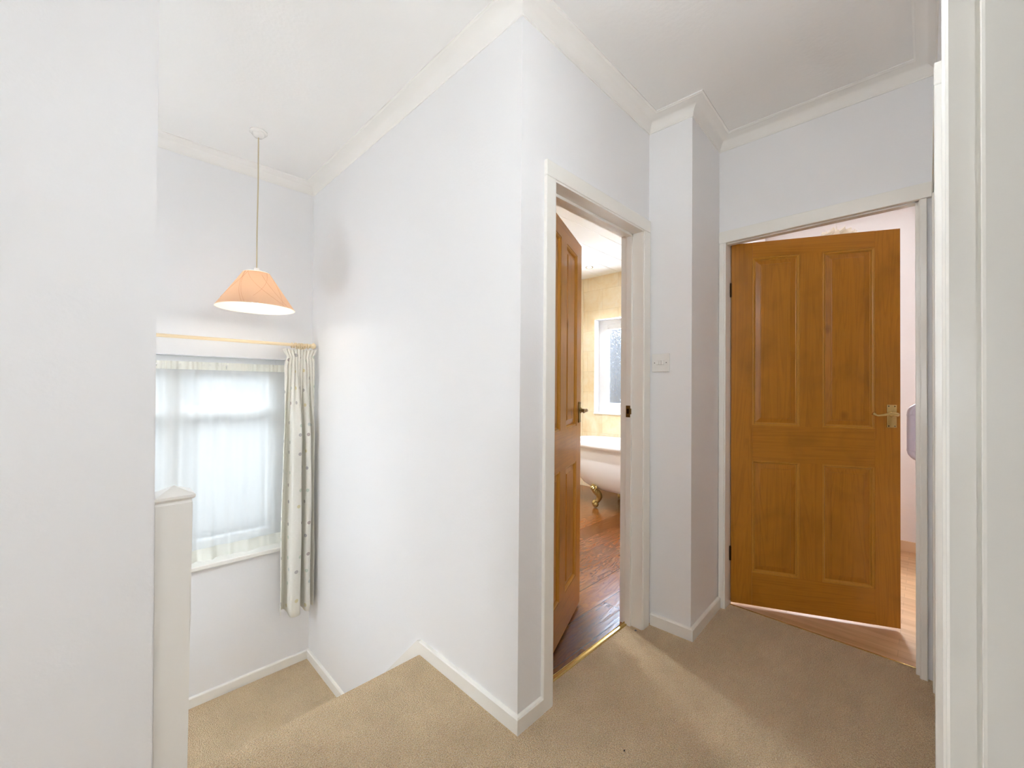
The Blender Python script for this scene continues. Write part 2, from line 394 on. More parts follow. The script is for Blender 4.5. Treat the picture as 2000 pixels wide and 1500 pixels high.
# ---- floors
bm = new()
box(bm, XH, 1.0664, -.13, 1.585, -.3, 0); box(bm, 1.0664, 2.545, -.13, 1.094, -.3, 0)
box(bm, RX0, RX1, RY0, -.13, -.3, 0)
prof = [(1.585, 0), (1.622, 0)]+[(1.622+.022*math.sin(a), -.022+.022*math.cos(a)) for a in [PI/2*k/6 for k in range(1, 7)]]+[(1.640, -.032), (1.628, -.040), (1.625, -.3), (1.585, -.3)]
def extr(bm, prof, x0, x1):
    a = [bm.verts.new((x0, y, z)) for y, z in prof]; b = [bm.verts.new((x1, y, z)) for y, z in prof]; n = len(prof)
    bm.faces.new(a); bm.faces.new(b[::-1])
    for i in range(n): bm.faces.new((a[i], b[i], b[(i+1) % n], a[(i+1) % n]))
extr(bm, prof, .134, 1.068)
o = struct(obj('floor', bm, CARPET, smooth=True), 'beige loop-pile carpet of the upper landing with a rounded edge at the stairs', 'floor')
bm = new()
for k in (1, 2):
    y0 = 1.625+.22*(k-1); z = -.2215*k
    p = [(y0-.04, z), (y0+.215, z)]+[(y0+.215+.022*math.sin(a), z-.022+.022*math.cos(a)) for a in [PI/2*j/5 for j in range(1, 6)]]+[(y0+.235, z-.03), (y0+.22, z-.04), (y0+.22, -.7), (y0-.04, -.7)]
    extr(bm, p, .22, 1.068)
for k in range(1, 7):   # flight going down to the left behind the wall
    x1 = .10-.22*(k-1); box(bm, x1-.24, x1, YL1, YW, -2.3, -.6645-.2215*k, .006)
struct(obj('staircase', bm, CARPET, smooth=True), 'carpeted steps going down from the upper landing', 'stairs')
bm = new(); box(bm, .10, 1.072, 1.70, YW, -.9, -.6645)
struct(obj('floor_half_landing', bm, CARPET), 'tan carpet of the lower half landing below the window', 'floor')
bm = new(); box(bm, 1.16, XE, YB1-.026, BY1, -.1, -.004)
struct(obj('floor_bathroom', bm, BFLOOR), 'glossy dark wood-plank floor of the bathroom', 'floor')
bm = new(); box(bm, 2.545, XE, -.03, 1.06, -.1, -.003)
struct(obj('floor_box_room', bm, LFLOOR), 'light oak laminate floor beyond the pine door', 'floor')

# ---- cornice: a coved moulding mitred round the landing and stairwell
d, h = .070, .065
prof = [(0, ZC-h), (.004, ZC-h), (.004, ZC-h+.004)]
for k in range(9):
    a = PI/2*k/8; prof.append((.006+.056*(1-math.cos(a)), ZC-h+.006+.050*math.sin(a)))
prof += [(.064, ZC-.007), (.070, ZC-.005), (.070, ZC+.002), (0, ZC+.002)]
loop = [C1, C3, C4, C5, C6, (XH, YR), (XH, YL0), (.121, YL0), (.121, YL1), (XS, YL1), (XS, YW), C2]
loop = loop[::-1]   # interior on the left when run counter-clockwise
bm = new(); sweep(bm, loop, prof, True)
struct(obj('trim_1', bm, COVE, smooth=True), 'white coved cornice running round the top of the walls', 'cornice')

# ---- skirting boards
t, hs = .015, .058
sk = lambda z: [(0, z-.01), (t, z-.01), (t, z+hs-.005), (t-.004, z+hs), (0, z+hs+.001)]
def skirt(name, pts, z, label):
    bm = new(); sweep(bm, pts, sk(z), False); return struct(obj(name, bm, GLOSS), label, 'skirting board')
yE = 1.634; xE = C1[0]+(C2[0]-C1[0])*(yE-C1[1])/(C2[1]-C1[1])
skirt('baseboard_stair_corner', [(1.192, yb(1.192)), C1, (xE, yE)], 0, 'white skirting board wrapping the outer corner at the top of the stairs')
skirt('baseboard_boxing', [(2.463, C5[1]-.0005), C4, (C3[0]+.0008, C3[1]-.02)], 0, 'white skirting board round the boxed corner under the light switch')
skirt('baseboard_half_landing', [(C2[0]-.004, 2.30), C2, (.10, YW)], -.6645, 'white skirting board round the lower half landing')
skirt('baseboard_left', [(.125, YL0), (XH, YL0)], 0, 'white skirting board along the broad left wall')
skirt('baseboard_right', [(.68, YR), (1.548, YR)], 0, 'white skirting board along the right wall between the door frames')
# raked string board against the stair wall
bm = new(); pts = [(1.634, .058), (1.66, .048), (2.34, -.62), (2.34, -.75), (1.634, -.30)]
def xs(y): return C1[0]+(C2[0]-C1[0])*(y-C1[1])/(C2[1]-C1[1])
a = [bm.verts.new((xs(y)+.002, y, z)) for y, z in pts]; b = [bm.verts.new((xs(y)-.010, y, z)) for y, z in pts]
bm.faces.new(a); bm.faces.new(b[::-1])
for i in range(5): bm.faces.new((a[i], b[i], b[(i+1) % 5], a[(i+1) % 5]))
struct(obj('trim_2', bm, GLOSS), 'white string board sloping down the stair wall', 'string board')
bm = new(); box(bm, XE-.012, XE, -.029, 1.06, -.003, .075, .002)
struct(obj('baseboard_box_room', bm, paint('beech_skirting', srgb(226, 196, 160), .4)), 'beech-coloured skirting at the foot of the small bedroom wall', 'skirting board')

# ---- door frames (lining + stops + architraves)
def arch_box(bm, *a): box(bm, *a, .0035)
ZI, ZO = 2.012, 2.072
fr = empty('trim_3', (1.6, 1.02, 0)); struct(fr, 'white gloss door frame of the bathroom doorway', 'door frame')
L = lambda b: b
def child(name, bm, mat, par, **k):
    o = obj(name, bm, mat, None, **k); o.parent = par; o.matrix_parent_inverse = Matrix.Translation(par.location).inverted() if not par.rotation_euler.z else par_inv(par); return o
def par_inv(par): return (Matrix.Translation(par.location) @ par.rotation_euler.to_matrix().to_4x4()).inverted()
ya = 1.0115
bm = new(); arch_box(bm, 1.1925, 1.247, ya, 1.030, -.005, ZI); child('architrave', bm, GLOSS, fr)
bm = new(); arch_box(bm, 1.9565, 2.0215, ya, 1.031, -.005, ZI); child('architrave', bm, GLOSS, fr)
bm = new(); arch_box(bm, 1.192, 2.0215, ya-.0008, 1.031, ZI, ZO+.0005); child('architrave', bm, GLOSS, fr)
bm = new(); box(bm, ax0-.0, 1.252, ya+.004, YB1, -.005, 2.02); child('lining', bm, GLOSS, fr)
bm = new(); box(bm, 1.9505, ax1+.0, ya+.004, YB1, -.005, 2.02); child('lining', bm, GLOSS, fr)
bm = new(); box(bm, ax0, ax1, ya+.004, YB1, 2.004, 2.036); child('lining', bm, GLOSS, fr)
bm = new(); box(bm, 1.938, 1.951, 1.074, 1.104, -.005, 2.005, .002); box(bm, 1.251, 1.264, 1.074, 1.104, -.005, 2.005, .002); box(bm, 1.252, 1.951, 1.074, 1.104, 1.992, 2.005, .002); child('door_stop', bm, GLOSS, fr)
# strike plate on the far jamb
bm = new(); box(bm, 1.9365, 1.9382, 1.078, 1.102, 1.062, 1.122, .0006); box(bm, 1.930, 1.9375, 1.070, 1.080, 1.078, 1.108, .002); child('strike_plate', bm, OLDBRASS, fr)
bm = new(); box(bm, 1.9355, 1.9368, 1.084, 1.097, 1.080, 1.106, .0003); child('strike_hole', bm, DARKM, fr)

fr2 = empty('trim_4', (2.46, .4, 0)); struct(fr2, 'white gloss door frame around the stained pine door', 'door frame')
ZI2, ZO2 = 2.022, 2.087
bm = new(); arch_box(bm, 2.462, 2.4795, .800, .8275, -.005, ZI2); child('architrave', bm, GLOSS, fr2)
bm = new(); arch_box(bm, 2.465, 2.4845, .0015, .0235, -.005, ZI2); child('architrave', bm, GLOSS, fr2)
bm = new(); arch_box(bm, 2.4605, 2.484, -.018, .8275, ZI2, ZO2); child('architrave', bm, GLOSS, fr2)
bm = new(); box(bm, 2.466, 2.5655, .793, .806, -.005, 2.03); box(bm, 2.468, 2.5655, .011, .026, -.005, 2.03); box(bm, 2.466, 2.5655, .011, .806, 2.03, 2.045); child('lining', bm, GLOSS, fr2)
bm = new(); box(bm, 2.490, 2.524, .026, .038, -.005, 2.03, .002); box(bm, 2.490, 2.524, .026, .793, 2.018, 2.031, .002); child('door_stop', bm, GLOSS, fr2)

fr3 = empty('trim_5', (2.0, -.02, 0)); struct(fr3, 'white architrave of a closed door seen edge-on along the right wall', 'door frame')
for x0, x1 in ((1.55, 1.612), (2.388, 2.450)):
    bm = new(); arch_box(bm, x0, x1, -.031, -.0123, -.005, 2.012); child('architrave', bm, GLOSS, fr3)
bm = new(); arch_box(bm, 1.55, 2.45, -.031, -.0119, 2.012, 2.0715); child('architrave', bm, GLOSS, fr3)
bm = new(); box(bm, 1.60, 1.617, -.13, -.0165, -.005, 2.012); box(bm, 2.383, 2.40, -.13, -.0165, -.005, 2.012); box(bm, 1.60, 2.40, -.13, -.0165, 2.012, 2.045); child('lining', bm, GLOSS, fr3)

fr4 = empty('trim_6', (.6, -.03, 0)); struct(fr4, 'out-of-focus white door frame at the right edge, closest to the camera', 'door frame')
def near_arch(x0, s):   # moulded architrave: steps seen on the doorway side
    bm = new(); w = .062
    P = [(0, YR-.004), (0, -.0271), (.0, -.0225), (.0, -.0150), (.0022, -.0128), (.010, -.0128), (.014, -.0105), (.050, -.0110), (w, -.016), (w, YR-.004)]
    prism(bm, [(x0+s*a, b) for a, b in P], -.005, 2.012); return bm
child('architrave', near_arch(.602, 1), GLOSS, fr4); child('architrave', near_arch(-.165, -1), GLOSS, fr4)
bm = new(); box(bm, -.227, .664, -.031, -.0118, 2.012, 2.071, .003); child('architrave', bm, GLOSS, fr4)
bm = new(); box(bm, .606, .618, -.132, -.0275, -.005, 2.045); box(bm, -.181, -.169, -.132, -.0275, -.005, 2.045); box(bm, -.18, .618, -.132, -.0275, 2.03, 2.045); child('lining', bm, GLOSS, fr4)
bm = new(); box(bm, .596, .6065, -.090, -.0362, -.005, 2.031, .003); box(bm, -.1695, -.159, -.090, -.0362, -.005, 2.031, .003); child('door_stop', bm, GLOSS, fr4)

# threshold strips
bm = new(); box(bm, 1.252, 1.951, 1.092, 1.117, -.004, .004, .0015); tube(bm, [(1.252, 1.096, .0045), (1.951, 1.096, .0045)], .0022, 8); tube(bm, [(1.252, 1.113, .0045), (1.951, 1.113, .0045)], .0022, 8)
tag(obj('threshold_strip', bm, BRASS), 'brass threshold bar between carpet and dark bathroom planks', 'threshold strip')
bm = new(); box(bm, 2.541, 2.549, .027, .793, -.002, .0025, .001)
tag(obj('threshold_strip', bm, BRASS), 'thin brass edging between carpet and light laminate under the pine door', 'threshold strip')

# ------------------------------------------------------------------ panelled doors
def rect_rings(bm, x0, x1, z0, z1, rings, y0, s, close=False):
    prev = None; allv = []
    for ins, dep in rings:
        r = [bm.verts.new(p) for p in ((x0+ins, y0+s*dep, z0+ins), (x1-ins, y0+s*dep, z0+ins), (x1-ins, y0+s*dep, z1-ins), (x0+ins, y0+s*dep, z1-ins))]
        if prev:
            for i in range(4): bm.faces.new((prev[i], prev[(i+1) % 4], r[(i+1) % 4], r[i]))
        prev = r
    if close: bm.faces.new(prev)
def make_door(name, loc, rz, W, stile, mul, z0, z1, zr, sw, label, brass, flip):
    """local x runs from the hinge to the latch, local -y is the face towards the landing"""
    D = empty(name, loc, rz); struct(D, label, 'door')
    T = .035; pw = (W-2*stile-mul)/2
    def part(n, bm, m, **k): return obj(n, bm, m, D, **k)
    ya, yb_ = (0, T)
    for a, b in ((0, stile), (W-stile, W)):
        bm = new(); box(bm, a, b, ya, yb_, z0, z1, .0015); part('stile', bm, PINE_V)
    zb, zm0, zm1, zt = zr
    for n, a, b in (('bottom_rail', z0, zb), ('lock_rail', zm0, zm1), ('top_rail', zt, z1)):
        bm = new(); box(bm, stile, W-stile, ya, yb_, a, b); part(n, bm, PINE_H)
    for a, b in ((zb, zm0), (zm1, zt)):
        bm = new(); box(bm, stile+pw, stile+pw+mul, ya, yb_, a, b); part('muntin', bm, PINE_V)
        for xa in (stile, stile+pw+mul):
            bm = new()
            for s, y in ((1, ya), (-1, yb_)):
                rect_rings(bm, xa, xa+pw, a, b, [(0, .0), (0, .0015), (.002, .003), (.005, .0022), (.009, .004), (.012, .008), (.013, .0125), (.017, .0135)], y, s)
            part('moulding', bm, PINE_M)
            bm = new()
            for s, y in ((1, ya), (-1, yb_)):
                rect_rings(bm, xa, xa+pw, a, b, [(.014, .0145), (.018, .0135), (.040, .0085), (.041, .0060), (.044, .0050)], y, s, True)
            part('panel', bm, PINE_V)
    # lever handle on backplate
    zc = sum(sw)/2; hx = W-.060+.022 if False else W-.0375
    H = None
    for s, y in ((-1, ya), (1, yb_)):
        bm = new(); box(bm, hx-.0205, hx+.0205, min(y, y+s*.006), max(y, y+s*.006), zc-.058, zc+.058, .002)
        lathe(bm, [(.0175, y+s*.004), (.0165, y+s*.010), (.010, y+s*.014), (.0085, y+s*.024)], 20, (hx+.005, zc+.010), 'y')
        pl = part('handle_plate', bm, brass, smooth=True)
        bm = new(); zz = zc+.010; hh = hx+.005
        P = spline([(hh, y+s*.012, zz), (hh, y+s*.034, zz), (hh-.006, y+s*.042, zz+.001), (hh-.030, y+s*.044, zz+.003), (hh-.055, y+s*.043, zz-.003), (hh-.078, y+s*.043, zz-.006), (hh-.092, y+s*.043, zz+.001), (hh-.098, y+s*.043, zz+.004)], 6)
        R = []
        for i in range(len(P)):
            f = i/(len(P)-1); R.append(.0085 if f < .2 else .0095-.0045*min(1, (f-.2)/.5) if f < .75 else .005+.003*math.sin(PI*(f-.75)/.3))
        tube(bm, P, R, 12)
        for dx in (0,): ball(bm, (hh+.002, y+s*.038, zz), .0105, (1, .8, .95))
        obj('lever', bm, brass, pl, smooth=True)
        for dx in (-.0125, .0125):
            for dz in (-.050, .050):
                bm = new(); lathe(bm, [(.0001, y+s*.0068), (.0030, y+s*.0066), (.0032, y+s*.0050)], 12, (hx+dx, zc+dz), 'y'); obj('screw', bm, DARKM, pl, smooth=True)
    bm = new(); box(bm, W-.001, W+.0008, .008, .027, zc-.03, zc+.05, .0004); part('latch_plate', bm, brass)
    for zz in (.29, 1.77):
        bm = new(); tube(bm, [(-.004, -.004, zz-.039), (-.004, -.004, zz+.039)], .0048, 12); box(bm, -.0035, .0, .0, .026, zz-.038, zz+.038); box(bm, -.0035, .001, -.004, .001, zz-.038, zz+.038); part('hinge', bm, HINGE, smooth=True)
    return D
dv = Vector((2.873-2.545, .093-.785)); ang = math.atan2(dv.y, dv.x)
make_door('door_1', (2.542, .7865, 0), ang, .762, .105, .103, .016, 2.030, (.197, .817, 1.012, 1.944), (1.021, 1.139),
          'stained honey-brown four-panel pine door standing ajar into the small bedroom', BRASS, 1)
make_door('door_2', (1.282, 1.121, 0), math.radians(22), .711, .095, .1, .010, 2.012, (.195, .815, 1.006, 1.93), (1.019, 1.135),
          'stained pine door of the bathroom, ajar and seen almost edge-on', OLDBRASS, 1)
bm = new(); box(bm, 1.617, 2.383, -.12, -.083, .006, 2.01, .002); struct(obj('door_3', bm, GLOSS), 'closed white door in the right wall, hidden edge-on', 'door')

# ------------------------------------------------------------------ windows
def window(name, axis, a0, a1, z0, z1, p0, p1, label, glass, bars=(), rails=(), sill=None, fw=.055, sw=.045):
    """frame in the plane axis = p, spanning a0..a1 along the other axis"""
    W = empty(name, (0, 0, 0)); struct(W, label, 'window')
    def B(bm, a, b, p, q, z, w, bev=.003): box(bm, *((a, b, p, q) if axis == 'y' else (p, q, a, b)), z, w, bev)
    bm = new()
    B(bm, a0, a0+fw, p0, p1, z0, z1); B(bm, a1-fw, a1, p0, p1, z0, z1); B(bm, a0+fw, a1-fw, p0, p1, z0, z0+fw); B(bm, a0+fw, a1-fw, p0, p1, z1-fw, z1)
    obj('window_frame', bm, UPVC, W)
    i0, i1, j0, j1 = a0+fw, a1-fw, z0+fw, z1-fw
    q0, q1 = p0-.008 if True else p0, p1-.02
    bm = new()
    B(bm, i0, i0+sw, q0, q1, j0, j1, .006); B(bm, i1-sw, i1, q0, q1, j0, j1, .006); B(bm, i0+sw, i1-sw, q0, q1, j0, j0+sw, .006); B(bm, i0+sw, i1-sw, q0, q1, j1-sw, j1, .006)
    for b in bars: B(bm, b-sw, b+sw, q0, q1, j0+sw, j1-sw, .006)
    for r in rails: B(bm, i0+sw, i1-sw, q0+.004, q1-.004, r-.03, r+.03, .006)
    obj('sash', bm, UPVC, W)
    bm = new(); m = (q0+q1)/2; B(bm, i0+sw*.8, i1-sw*.8, m-.003, m+.003, j0+sw*.8, j1-sw*.8, 0); obj('pane', bm, glass, W)
    return W
w1 = window('window_1', 'y', wx0, wx1, wz0+.02, wz1, 3.15, 3.21, 'white-framed stair window behind the net curtain', GLASS, (.33,), (1.05,))
bm = new(); box(bm, wx0-.03, wx1+.02, 3.006, 3.16, wz0-.012, wz0+.014, .006); obj('window_sill', bm, GLOSS, w1)
w2 = window('window_2', 'x', bz[0], bz[1], bz[2]+.012, bz[3], 4.455, 4.52, 'bathroom window with leaf-patterned obscure glass', OBSC, (), (), None, .06, .062)
bm = new(); box(bm, 4.335, 4.46, bz[0], bz[1], bz[2]-.001, bz[2]+.016, .004); obj('window_sill', bm, UPVC, w2)
bm = new()
box(bm, 4.347, 4.456, bz[1]-.004, bz[1]+.001, bz[2], bz[3], 0); box(bm, 4.347, 4.456, bz[0]-.001, bz[0]+.004, bz[2], bz[3], 0); box(bm, 4.347, 4.456, bz[0], bz[1], bz[3]-.004, bz[3]+.001, 0); obj('window_reveal', bm, UPVC, w2)
w3 = window('window_3', 'x', cz[0], cz[1], cz[2], cz[3], 4.46, 4.52, 'small bedroom window behind the pine door', GLASS)
w4 = window('window_4', 'y', -.5, 1.5, .85, 2.2, RY0-.12, RY0-.06, 'window of the room behind the camera', GLASS, (.5,))

# ------------------------------------------------------------------ newel post
NP = empty('newel_post', (.175, 1.645, 0)); tag(NP, 'white painted square newel post with low pyramid cap at the wall end', 'newel post')
bm = new()
nx0, nx1, ny0, ny1 = .1325, .2195, 1.602, 1.688
lo = [(nx0, ny0), (nx1-.006, ny0), (nx1-.006, ny1), (nx0, ny1)]
def loft(bm, rings):
    vs = [[bm.verts.new(p) for p in r] for r in rings]; bm.faces.new(vs[0][::-1]); bm.faces.new(vs[-1])
    for a, b in zip(vs, vs[1:]):
        for i in range(len(a)): bm.faces.new((a[i], a[(i+1) % len(a)], b[(i+1) % len(a)], b[i]))
def sq(x0, x1, y0, y1, z): return [(x0, y0, z), (x1, y0, z), (x1, y1, z), (x0, y1, z)]
nx0 = .1290
loft(bm, [sq(.1393, nx1-.008, ny0, ny1-.003, -1.0), sq(nx0, nx1, ny0, ny1, .850), sq(nx0, nx1-.003, ny0+.003, ny1-.003, .857), sq(nx0, nx1-.003, ny0+.003, ny1-.003, .862)])
bmesh.ops.bevel(bm, geom=[e for e in bm.edges if abs(e.verts[0].co.z-e.verts[1].co.z) > 1], offset=.002, segments=2, affect='EDGES')
child('post', bm, NEWELM, NP)
bm = new(); cx0, cx1, cy0, cy1 = .1290, .2255, 1.594, 1.696
ap = ((cx0+cx1)/2, (cy0+cy1)/2)
loft(bm, [sq(cx0+.002, cx1-.006, cy0+.006, cy1-.006, .861), sq(cx0, cx1, cy0, cy1, .867), sq(cx0, cx1, cy0, cy1, .8745), sq(ap[0]-.001, ap[0]+.001, ap[1]-.001, ap[1]+.001, .8995)])
child('cap', bm, NEWELM, NP)

# ------------------------------------------------------------------ stairwell pendant lamp
px, py = .6215, 2.600
PL = empty('pendant_lamp', (px, py, ZC)); tag(PL, 'lit peach coolie-shade pendant hanging over the stairs', 'pendant lamp')
bm = new(); lathe(bm, [(.0001, ZC), (.042, ZC), (.044, ZC-.006), (.040, ZC-.010), (.031, ZC-.012), (.029, ZC-.022), (.022, ZC-.030), (.008, ZC-.033), (.0001, ZC-.034)], 36, (px, py)); child('ceiling_rose', bm, PLASTIC, PL, smooth=True)
bm = new(); tube(bm, [(px, py, ZC-.033), (px+.0015, py, 2.30), (px-.001, py, 2.05), (px, py, 1.852)], .0033, 8); child('cord', bm, paint('cord', srgb(206, 192, 160), .5), PL, smooth=True)
zt, zb_, rt, rb = 1.824, 1.632, .064, .188
bm = new(); seg = 64
lathe(bm, [(rt, zt), (rb, zb_)], seg, (px, py), mi=0)
lathe(bm, [(rb-.0025, zb_+.001), (rt-.0025, zt-.001)], seg, (px, py), mi=1)
lathe(bm, [(rb+.0008, zb_-.002), (rb-.003, zb_-.002), (rb-.003, zb_+.005)], seg, (px, py), mi=1); lathe(bm, [(rt+.0006, zt+.001), (rt-.003, zt+.003), (.015, zt+.004)], seg, (px, py), mi=1)
def cone(a, f):
    r = rt+(rb-rt)*f+.0007; return (px+r*math.cos(a), py+r*math.sin(a), zt+(zb_-zt)*f)
for a0, a1, f0, f1 in ((-2.75, -2.15, 0, 1), (-2.68, -2.08, 0, 1), (-2.4, -3.15, .02, .8), (-2.45, -1.0, .0, 1), (-1.0, -1.9, 0, .8), (-1.5, -.9, .1, 1), (-.6, -1.1, 0, 1), (-.2, .6, 0, 1), (1.2, 2.0, 0, 1), (2.4, 1.7, 0, 1), (3.0, 2.6, 0, 1)):
    tube(bm, [cone(a0+(a1-a0)*k/14, f0+(f1-f0)*k/14) for k in range(15)], .0005, 5, mi=2)
child('lamp_shade', bm, [SHADE, SHADEIN, THREAD], PL, smooth=True)
bm = new(); lathe(bm, [(.0001, 1.856), (.012, 1.852), (.014, 1.835), (.017, 1.815), (.017, 1.765), (.0001, 1.763)], 20, (px, py))
for k in range(3):
    a = 2*PI*k/3+.3; tube(bm, [(px, py, 1.822), (px+.061*math.cos(a), py+.061*math.sin(a), 1.822)], .0015, 6)
lathe(bm, [(.019, 1.818), (.026, 1.820), (.026, 1.826), (.019, 1.826)], 20, (px, py)); child('lamp_holder', bm, PLASTIC, PL, smooth=True)
bm = new(); lathe(bm, [(.0001, 1.765), (.013, 1.763), (.015, 1.74), (.022, 1.715), (.024, 1.675), (.020, 1.650), (.010, 1.637), (.0001, 1.634)], 24, (px, py)); child('bulb', bm, BULB, PL, smooth=True)

# ------------------------------------------------------------------ curtain pole, curtain with rings, net
ry, rz_ = 2.925, 1.478
RD = empty('curtain_pole', (.4, ry, rz_)); tag(RD, 'cream wooden curtain pole above the stair window', 'curtain pole')
bm = new(); tube(bm, [(-.45, ry, rz_), (1.012, ry, rz_)], .0098, 16); child('pole', bm, WOODC, RD, smooth=True)
for xe, s in ((1.012, 1), (-.45, -1)):
    bm = new(); lathe(bm, [(.0099, xe), (.014, xe+s*.003), (.014, xe+s*.006), (.009, xe+s*.009), (.014, xe+s*.014), (.0205, xe+s*.024), (.0205, xe+s*.030), (.013, xe+s*.040), (.0001, xe+s*.044)], 20, (ry, rz_), 'x'); child('finial', bm, WOODC, RD, smooth=True)
for xe in (.985, -.36):
    bm = new(); tube(bm, [(xe, ry, rz_-.012), (xe, ry+.03, rz_-.02), (xe, YW, rz_-.012)], .007, 10); lathe(bm, [(.012, YW-.004), (.020, YW-.008), (.020, YW+.001)], 16, (xe, rz_-.012), 'y'); lathe(bm, [(.0130, xe-.006), (.0130, xe+.006)], 16, (ry, rz_), 'x'); child('bracket', bm, WOODC, RD, smooth=True)

CU = empty('curtain', (.95, ry, 1.45)); tag(CU, 'gathered cream curtain with pastel spots hanging right of the window', 'curtain')
K = 230
hemk = [(.853, 2.905), (.862, 2.955), (.885, 2.965), (.893, 2.93), (.894, 2.88), (.900, 2.858), (.925, 2.850), (.950, 2.856), (.958, 2.875), (.956, 2.92), (.962, 2.955), (.975, 2.955), (.983, 2.92), (.985, 2.885), (.994, 2.868), (1.010, 2.866), (1.022, 2.880), (1.023, 2.92), (1.030, 2.95), (1.040, 2.945), (1.044, 2.915), (1.050, 2.900), (1.054, 2.93), (1.056, 2.965), (1.058, 2.985)]
hp0 = spline([(x, y, 0) for x, y in hemk], 12)
cum0 = [0]
for a, b in zip(hp0, hp0[1:]): cum0.append(cum0[-1]+(b-a).length)
def resample(P, cum, n):
    out = []; k = 0
    for i in range(n+1):
        t = cum[-1]*i/n
        while k < len(cum)-2 and cum[k+1] < t: k += 1
        f = (t-cum[k])/max(1e-9, cum[k+1]-cum[k]); out.append(P[k].lerp(P[k+1], min(1, f)))
    return out
hem = resample(hp0, cum0, K)
def pleat(x0, x1, amp, sharp=1.0, ph=.6, cnt=10.5):
    """pencil pleats: evenly gathered folds between x0 and x1"""
    out = []
    for i in range(K+1):
        f = i/K; w = 2*PI*cnt*f+ph+.9*math.sin(5*f)+.5*math.sin(13*f)
        out.append(Vector((x0+(x1-x0)*f+.006*sharp*math.sin(w*1+1.2), 2.924+amp*(1+.25*math.sin(7*f))*math.sin(w)*(1-.25*math.sin(w)), 0)))
    return out
zs = [(1.449, pleat(.850, 1.062, .021)), (1.440, pleat(.853, 1.060, .020)), (1.425, pleat(.862, 1.054, .016)), (1.410, pleat(.872, 1.048, .012)), (1.401, pleat(.876, 1.046, .0095)), (1.393, pleat(.876, 1.046, .0095)), (1.380, pleat(.872, 1.049, .013))]
pl0 = pleat(.866, 1.053, .015)
for k in range(1, 42):
    f = k/41; z = 1.380+(-.245-1.380)*f
    s_ = min(1, f/.34); s_ = s_*s_*(3-2*s_); g = min(1, max(0, (f-.1)/.7)); row = []
    for i in range(K+1):
        h_ = hem[i]; m = Vector((.866+(h_.x-.853)*.90, 2.925+(h_.y-2.925)*.8, 0)); b = m.lerp(h_, g)
        p = pl0[i].lerp(b, s_)
        rip = .0022*math.sin(.31*i+3*math.sin(2.2*z+.03*i))*(1-.6*f)
        row.append(Vector((p.x+.0022*math.sin(7*z+9*p.x+.05*i), p.y+rip+.002*math.sin(9*z+.09*i), 0)))
    zs.append((z, row))
bm = new(); uvl = bm.loops.layers.uv.new('UVMap'); grid = []
cum = [cum0[-1]*i/K for i in range(K+1)]
for z, row in zs:
    grid.append([bm.verts.new((p.x, p.y, z+(.003*math.sin(.21*i) if z > 1.44 else 0)+(-.012*(2.92-p.y)/.07 if z < -.2 else 0))) for i, p in enumerate(row)])
for j in range(len(grid)-1):
    for i in range(K):
        f = bm.faces.new((grid[j][i], grid[j][i+1], grid[j+1][i+1], grid[j+1][i]))
        for l, (ii, jj) in zip(f.loops, ((i, j), (i+1, j), (i+1, j+1), (i, j+1))): l[uvl].uv = (cum[ii], zs[jj][0])
cf = child('curtain_fabric', bm, DOTS, CU, smooth=True)
md = cf.modifiers.new('thick', 'SOLIDIFY'); md.thickness = .0016; md.offset = 0
ringx = [.905, .921, .935, .946, .960, .972, .990, 1.004]
for i, x in enumerate(ringx):
    bm = new(); tl = .25*math.sin(i*2.3); n = 20
    P = [Vector((x+.0155*math.sin(2*PI*k/n)*math.sin(tl), ry+.0155*math.cos(2*PI*k/n), rz_-.003+.0155*math.sin(2*PI*k/n)*math.cos(tl))) for k in range(n+1)]
    tube(bm, P, .0032, 8, cap=False); tube(bm, [(x, ry, rz_-.0185), (x, ry, rz_-.0225)], .0016, 6); child('curtain_ring', bm, WOODC, RD, smooth=True)

NC = empty('net_curtain', (.33, 3.09, 1.33)); tag(NC, 'sheer white net curtain covering the stair window', 'net curtain')
bm = new(); nx = 420; rows = [(1.345, .5), (1.322, .35), (1.300, .5), (1.27, .9), (1.15, 1), (.9, 1), (.6, 1), (.35, 1), (.225, 1.05)]
def nety(x, z, s):
    w = .35+.65*math.exp(-((x-.50)/.16)**2)+.3*math.exp(-((x-.1)/.2)**2)
    return 3.092+s*w*(.007*math.sin(58*x+.6*math.sin(3*z+x))+.005*math.sin(23*x+1.3+.5*z)+.0025*math.sin(131*x))
g = []
for z, s in rows: g.append([bm.verts.new((wx0+.02+(wx1-.03-wx0)*i/nx, nety(wx0+(wx1-wx0)*i/nx, z, s), z)) for i in range(nx+1)])
for a, b in zip(g, g[1:]):
    for i in range(nx): bm.faces.new((a[i], a[i+1], b[i+1], b[i]))
child('net_fabric', bm, NET, NC, smooth=True)
for zz0, zz1, s in ((1.350, 1.303, .6), (.227, .158, 1.9)):
    bm = new()
    rr = []
    for q in range(4):
        z = zz0+(zz1-zz0)*q/3; rr.append([bm.verts.new((wx0+.02+(wx1-.03-wx0)*i/nx, nety(wx0+(wx1-wx0)*i/nx, z, s if zz0 > 1 else 1.05+.9*q/3)-.0040-(.0028*math.sin(210*(wx0+(wx1-wx0)*i/nx)+2*math.sin(9*i/nx*6)) if zz0 > 1 else 0)-(.02*abs(math.sin(15*(wx0+(wx1-wx0)*i/nx)))*q/3 if zz0 < 1 else 0), z)) for i in range(nx+1)])
    for a, b in zip(rr, rr[1:]):
        for i in range(nx): bm.faces.new((a[i], a[i+1], b[i+1], b[i]))
    child('net_hem' if zz0 < 1 else 'net_heading', bm, NETHEM, NC, smooth=True)
bm = new(); tube(bm, [(wx0+.001, 3.094, 1.333), (wx1-.001, 3.094, 1.333)], .003, 8); child('net_wire', bm, PLASTIC, NC)

